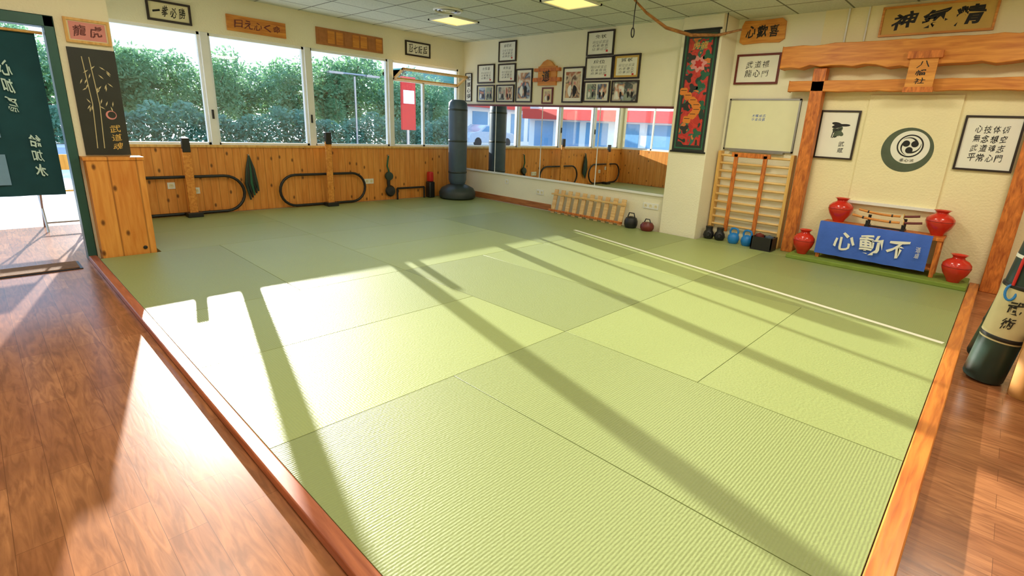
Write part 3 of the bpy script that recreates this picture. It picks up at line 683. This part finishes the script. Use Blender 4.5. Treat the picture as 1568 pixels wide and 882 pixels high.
# ------------------------------------------------------------------ ceiling fixtures, plus added out-of-view fill lamps
def fixture(x, y, P, c=(1, .95, .82)):
    b = MB('ceiling_light_or_fill'); z = H; s = .27
    for q in ((-s, -s, s, -s+.03), (-s, s-.03, s, s), (-s, -s, -s+.03, s), (s-.03, -s, s, s)): b.box((x+q[0], y+q[1], z-.02), (x+q[2], y+q[3], z-.0005), 'white')
    b.box((x-s+.03, y-s+.03, z-.008), (x+s-.03, y+s-.03, z-.001), 'lampmat'); b.build()
    ld = bpy.data.lights.new('ceiling_lamp_or_fill', 'AREA'); ld.shape = 'SQUARE'; ld.size = .48; ld.energy = P; ld.color = c
    lo = bpy.data.objects.new('ceiling_lamp_or_fill', ld); sc.collection.objects.link(lo); lo.location = (x, y, z-.03)
for x in (5.25, 3.2, .8, -1.4):
    for y in (6.6, 4.35, 2.1, -.3):
        if x < 1 and y > 6: continue
        vis = (x, y) in ((5.25, 6.6), (5.25, 4.35), (3.2, 6.6))
        P = .9 if vis else (30 if x > 5 else 18)  # out-of-view units are added to fill the room, far stronger than the visible ones
        fixture(x, y, P, (1, .8, .2) if vis else (1, .93, .78))
b = MB('ceiling_vent')
for r in (.2, .15, .1, .05): b.lathe([(r, 0), (r, -.012), (r-.02, -.022), (r-.028, -.012), (r-.028, 0)], (4.75, 6.1, H-.0005), 'white' if r != .15 else 'metal', 32)
b.build()
b = MB('wooden_bow')
ctrl = [(5.35, 3.55, 2.84), (5.6, 3.5, 2.72), (6.0, 3.45, 2.62), (6.35, 3.3, 2.58), (6.6, 3.05, 2.6), (6.7, 2.8, 2.66)]
b.tube(ctrl, [.01, .016, .02, .022, .018, .012], 'bowm', n=10)
b.tube([(5.42, 3.53, 2.84), (5.40, 3.53, 2.7), (5.40, 3.53, 2.52)], .006, 'black')
b.tube([(5.40+.03*math.cos(t), 3.53, 2.48+.05*math.sin(t)) for t in [i*math.pi/8 for i in range(16)]], .007, 'black', closed=True)
b.tube([(6.64, 2.98, 2.855), (6.64, 2.98, 2.6)], .006, 'black'); b.build()
b = MB('electrical_conduit'); b.tube([(XA-.03, 1.75, 2.855), (XA-.03, 1.75, 2.5)], .01, 'white'); b.tube([(XA-.03, 1.55, 2.855), (XA-.03, 1.55, 2.5)], .008, 'white'); b.build()

# ------------------------------------------------------------------ right foreground equipment
def heavy(name, c, ax, r, hh, mid):
    b = MB(name); ax = V(ax).normalized(); c = V(c); h1 = hh*.30; h2 = hh*.62
    b.lathe([(0, 0), (r*.93, 0), (r, .015), (r, h1)], c, 'greenbag', 32, ax)
    b.lathe([(r*1.015, h1-.02), (r*1.03, h1), (r*1.03, h2), (r*1.015, h2+.02)], c, mid, 32, ax)
    b.lathe([(r, h2), (r, hh*.95), (r*.93, hh*.985), (r*.4, hh), (0, hh)], c, 'greenbag', 32, ax)
    for z in (h1-.01, h2): b.lathe([(r*1.03, z), (r*1.06, z+.004), (r*1.06, z+.022), (r*1.03, z+.026)], c, 'black', 32, ax)
    b.lathe([(r*1.005, hh*.80), (r*1.02, hh*.80), (r*1.02, hh*.82), (r*1.005, hh*.82)], c, 'white', 32, ax)
    top = c+ax*hh
    for k_ in range(3):
        t = k_*2.1; b.tube([top+V((math.cos(t)*r*.8, math.sin(t)*r*.8, -.02)), top+V((0, 0, .09))], .006, 'black', n=6)
    return b, c, ax
b, c, ax = heavy('leaning_heavy_bag', (4.20, -.15, FZ+.015), (-.02, -.11, 1), .105, 1.0, 'canvas')
cc = c+ax*.60+V((-.095, .06, 0))
b.tube([cc+V((.015*math.sin(t), .025*math.cos(t), .045*math.sin(t))) for t in [i*math.pi/8 for i in range(16)]], .007, 'kblue', closed=True)
b.tube([cc+V((0, 0, .045)), cc+V((.0, -.01, .2)), c+ax*.94+V((-.05, .05, 0))], .008, 'redpaint')
nd = V((-.97, .1, 0)).normalized(); ud = V((-.1, -.97, 0)).normalized()
b.text('武\n術', c+ax*.36, ud, ax, nd, -.04, .04, 0, .2, .112, 'black', .02); b.build()
b, c, ax = heavy('leaning_heavy_bag', (4.38, -.42, FZ+.015), (-.02, -.08, 1), .12, .95, 'greenbag'); b.build()
b, c, ax = heavy('leaning_heavy_bag', (4.68, -.11, FZ+.015), (-.22, -.16, 1), .07, .92, 'greenbag'); b.build()
b = MB('rolled_mat'); b.lathe([(.0, 0), (.08, 0), (.085, .01), (.085, .36), (.08, .37), (.055, .37), (.055, .36), (0, .36)], (4.08, -.36, FZ), 'tan', 28); b.build()

# ------------------------------------------------------------------ exterior
boxes('outdoor_ground', [((-60, YB+.15, -.2), (90, 110, -.08)), ((-60, YD+.12, -.2), (.95, YB+.15, -.05))], 'concrete')
boxes('street', [((-9, 17, -.079), (90, 24, -.07))], 'asphalt')
def leafy(name, h, r, n, k):
    b = MB(name); rr = random.Random(name+str(h)); vs = []; fs = []
    cl = [(rr.uniform(-r*.6, r*.6), rr.uniform(-r*.5, r*.5), h*rr.uniform(.3, .86), r*rr.uniform(.3, .52)) for _ in range(16)]
    for i in range(n):
        cx, cy, cz, cr = rr.choice(cl)
        d = V((rr.gauss(0, 1), rr.gauss(0, 1), rr.gauss(0, 1))).normalized()*cr*rr.uniform(.6, 1.15)
        p = V((cx, cy, cz))+d
        if p.z < .1: p.z = .1+rr.random()*.5
        a = V((rr.gauss(0, 1), rr.gauss(0, 1), rr.gauss(0, 1))).normalized(); c = a.orthogonal().normalized(); s = rr.uniform(.07, .15)
        o = len(vs); vs += [p-a*s, p+c*s*.5, p+a*s, p-c*s*.5]; fs.append((o, o+1, o+2, o+3))
    b.add(vs, fs, k)
    b.tube([(0, 0, -.0), (.05, 0, h*.3), (-.03, .05, h*.6)], [.16, .12, .07], 'bark')
    for j in range(4): q = cl[j]; b.tube([(.05, 0, h*.3), (q[0]*.5, q[1]*.5, (h*.3+q[2])/2), q[:3]], [.07, .05, .02], 'bark')
    return b.build()
protos = [leafy('street_tree', 4.9, 2.1, 5600, 'leaf'), leafy('street_tree', 4.3, 1.9, 5600, 'leaf')]
protos[0].location = (2.6, 31, -.08); protos[1].location = (6.5, 32, -.08)
i = 0
for x in [0.0, 4.8, 8.5, 10.5, 12.8, 15, 17, 19.5, 22, 24.5, 27.5]:
    o = bpy.data.objects.new('street_tree', protos[i % 2].data); sc.collection.objects.link(o)
    o.location = (x, 31+random.uniform(-1, 3), -.08); o.rotation_euler[2] = random.random()*6; s = random.uniform(.86, 1.12); o.scale = (s, s, s); i += 1
for x in range(-24, 0, 5):
    o = bpy.data.objects.new('street_tree', protos[i % 2].data); sc.collection.objects.link(o); o.location = (x, 40, -.08); o.rotation_euler[2] = x; i += 1
b = MB('hedge'); rr = random.Random(9); vs = []; fs = []
for k_ in range(26000):
    x = rr.uniform(-2, 34)
    p = V((x, 26.5+rr.uniform(-.5, .6), rr.uniform(.0, 1.35+.3*math.sin(x*1.3)+.15*math.sin(x*5)))); a_ = V((rr.gauss(0, 1), rr.gauss(0, 1), rr.gauss(0, 1))).normalized(); c_ = a_.orthogonal().normalized(); s = .1
    o = len(vs); vs += [p-a_*s, p+c_*s*.6, p+a_*s, p-c_*s*.6]; fs.append((o, o+1, o+2, o+3))
b.add(vs, fs, 'leaf2'); b.build()
def car(x, y, k, s=1):
    b = MB('parked_car'); pr = [(-2.1, .3), (-2.15, .75), (-1.9, .95), (-1.3, 1.0), (-.8, 1.42), (.7, 1.45), (1.3, 1.02), (2.0, .9), (2.15, .6), (2.1, .3)]
    b.prism([(x+a*s, y-.8, c-.08) for a, c in pr], (0, 1.6, 0), k)
    b.prism([(x+a*s, y-.81, c-.08) for a, c in [(-1.15, 1.0), (-.75, 1.36), (.62, 1.38), (1.1, 1.0)]], (0, 1.62, 0), 'bg_glass')
    for a in (-1.35, 1.35):
        for yy in (y-.83, y+.66): b.lathe([(0, 0), (.2, 0), (.32, .02), (.32, .16), (0, .17)], (x+a*s, yy, .24), 'black', 20, (0, 1, 0))
    b.build(.03)
for x, k in ((-5, 'carb'), (-11, 'carw')): car(x, 27.2, k)
def shop(name, x0, x1, y, h, k1, k2):
    b = MB(name); b.box((x0, y, -.08), (x1, y+5, h), k1); b.box((x0-.3, y-.7, h*.62), (x1+.3, y, h*.82), k2)
    n = int((x1-x0)/2)
    for i in range(n): b.box((x0+.3+i*2, y-.03, .2), (x0+1.8+i*2, y, h*.55), 'bg_glass')
    b.box((x0, y-.05, h*.9), (x1, y+5.1, h+.1), k2); b.build()
shop('storefront_building', -24, -7, 30, 4.2, 'white', 'redpaint')
shop('office_building', 24, 31, 36, 5.2, 'bg_green', 'bg_green')
b = MB('corner_shop_building'); b.box((-20, 11, -.08), (-12, 24, 5), 'white').box((-12, 11, 1.9), (-11.3, 24, 2.5), 'redpaint').box((-12, 11, 3.1), (-11.8, 24, 3.7), 'bg_glass')
for i in range(6): b.box((-12, 11.4+i*2.1, .2), (-11.97, 13+i*2.1, 1.8), 'bg_glass')
b.build()
b = MB('street_sign'); b.tube([(9.7, 14.5, -.08), (9.7, 14.5, 2.6)], .05, 'metal'); b.box((9.45, 14.42, 1.1), (9.95, 14.5, 2.7), 'redpaint').box((9.5, 14.41, 1.9), (9.9, 14.42, 2.3), 'white'); b.build()
b = MB('street_lamp'); b.tube([(13.2, 24.15, -.08), (13.2, 24.15, 3.3)], .05, 'metal'); b.tube([(12.4, 24.15, 3.4), (14.0, 24.15, 3.4)], .04, 'metal'); b.box((11.9, 24.05, 3.34), (12.6, 24.3, 3.44), 'metal').box((13.8, 24.05, 3.34), (14.5, 24.3, 3.44), 'metal'); b.build()
b = MB('folding_chair'); z = -.05
cx, cy = .66, 8.1
for s in (-.2, .2):
    b.tube([(cx+s, cy-.2, z), (cx+s, cy+.15, .42), (cx+s, cy+.25, .8)], .012, 'metal'); b.tube([(cx+s, cy+.2, z), (cx+s, cy-.18, .42)], .012, 'metal')
b.box((cx-.2, cy-.2, .41), (cx+.2, cy+.17, .43), 'lightwood').box((cx-.2, cy+.2, .62), (cx+.2, cy+.23, .8), 'lightwood'); b.tube([(cx-.2, cy-.1, .05), (cx+.2, cy-.1, .05)], .01, 'metal'); b.build()

# ------------------------------------------------------------------ light
d = V((-.243*.972, -.97*.972, -.233)).normalized()
sd = bpy.data.lights.new('sun', 'SUN'); sd.energy = 13.5; sd.angle = math.radians(.5); sd.color = (1, .96, .87)
so = bpy.data.objects.new('sun', sd); sc.collection.objects.link(so); so.rotation_euler = d.to_track_quat('-Z', 'Y').to_euler()
w = bpy.data.worlds.new('sky'); sc.world = w; w.use_nodes = True; nt = w.node_tree; bg = nt.nodes['Background']
tc = N(nt, 'ShaderNodeTexCoord'); sp = N(nt, 'ShaderNodeSeparateXYZ'); L(nt, tc.outputs['Generated'], sp.inputs[0])
rp = N(nt, 'ShaderNodeValToRGB'); L(nt, sp.outputs[2], rp.inputs[0])
rp.color_ramp.elements[0].position = 0; rp.color_ramp.elements[0].color = (.9, .95, 1, 1)
rp.color_ramp.elements[1].position = .45; rp.color_ramp.elements[1].color = (.36, .6, 1, 1)
e = rp.color_ramp.elements.new(.10); e.color = (.5, .64, .76, 1)
e = rp.color_ramp.elements.new(.2); e.color = (.29, .45, .62, 1)
L(nt, rp.outputs[0], bg.inputs[0]); bg.inputs[1].default_value = 2.5

# ------------------------------------------------------------------ camera
F, yaw, p, r = 778.70578, 0.83578, 0.27598, 0.05051
f = V((math.sin(yaw)*math.cos(p), math.cos(yaw)*math.cos(p), -math.sin(p))); rt = V((math.cos(yaw), -math.sin(yaw), 0)); up = rt.cross(f)
R_ = rt*math.cos(r)+up*math.sin(r); U_ = -rt*math.sin(r)+up*math.cos(r)
cd = bpy.data.cameras.new('camera'); cam = bpy.data.objects.new('camera', cd); sc.collection.objects.link(cam)
mt = Matrix(((R_.x, U_.x, -f.x, 0), (R_.y, U_.y, -f.y, 0), (R_.z, U_.z, -f.z, 1.38387), (0, 0, 0, 1)))
cam.matrix_world = mt
cd.sensor_width = 36; cd.lens = F/1568*36; cd.shift_x = -32.35/1568; cd.shift_y = -25.6/1568; cd.clip_start = .05; cd.clip_end = 500
sc.camera = cam
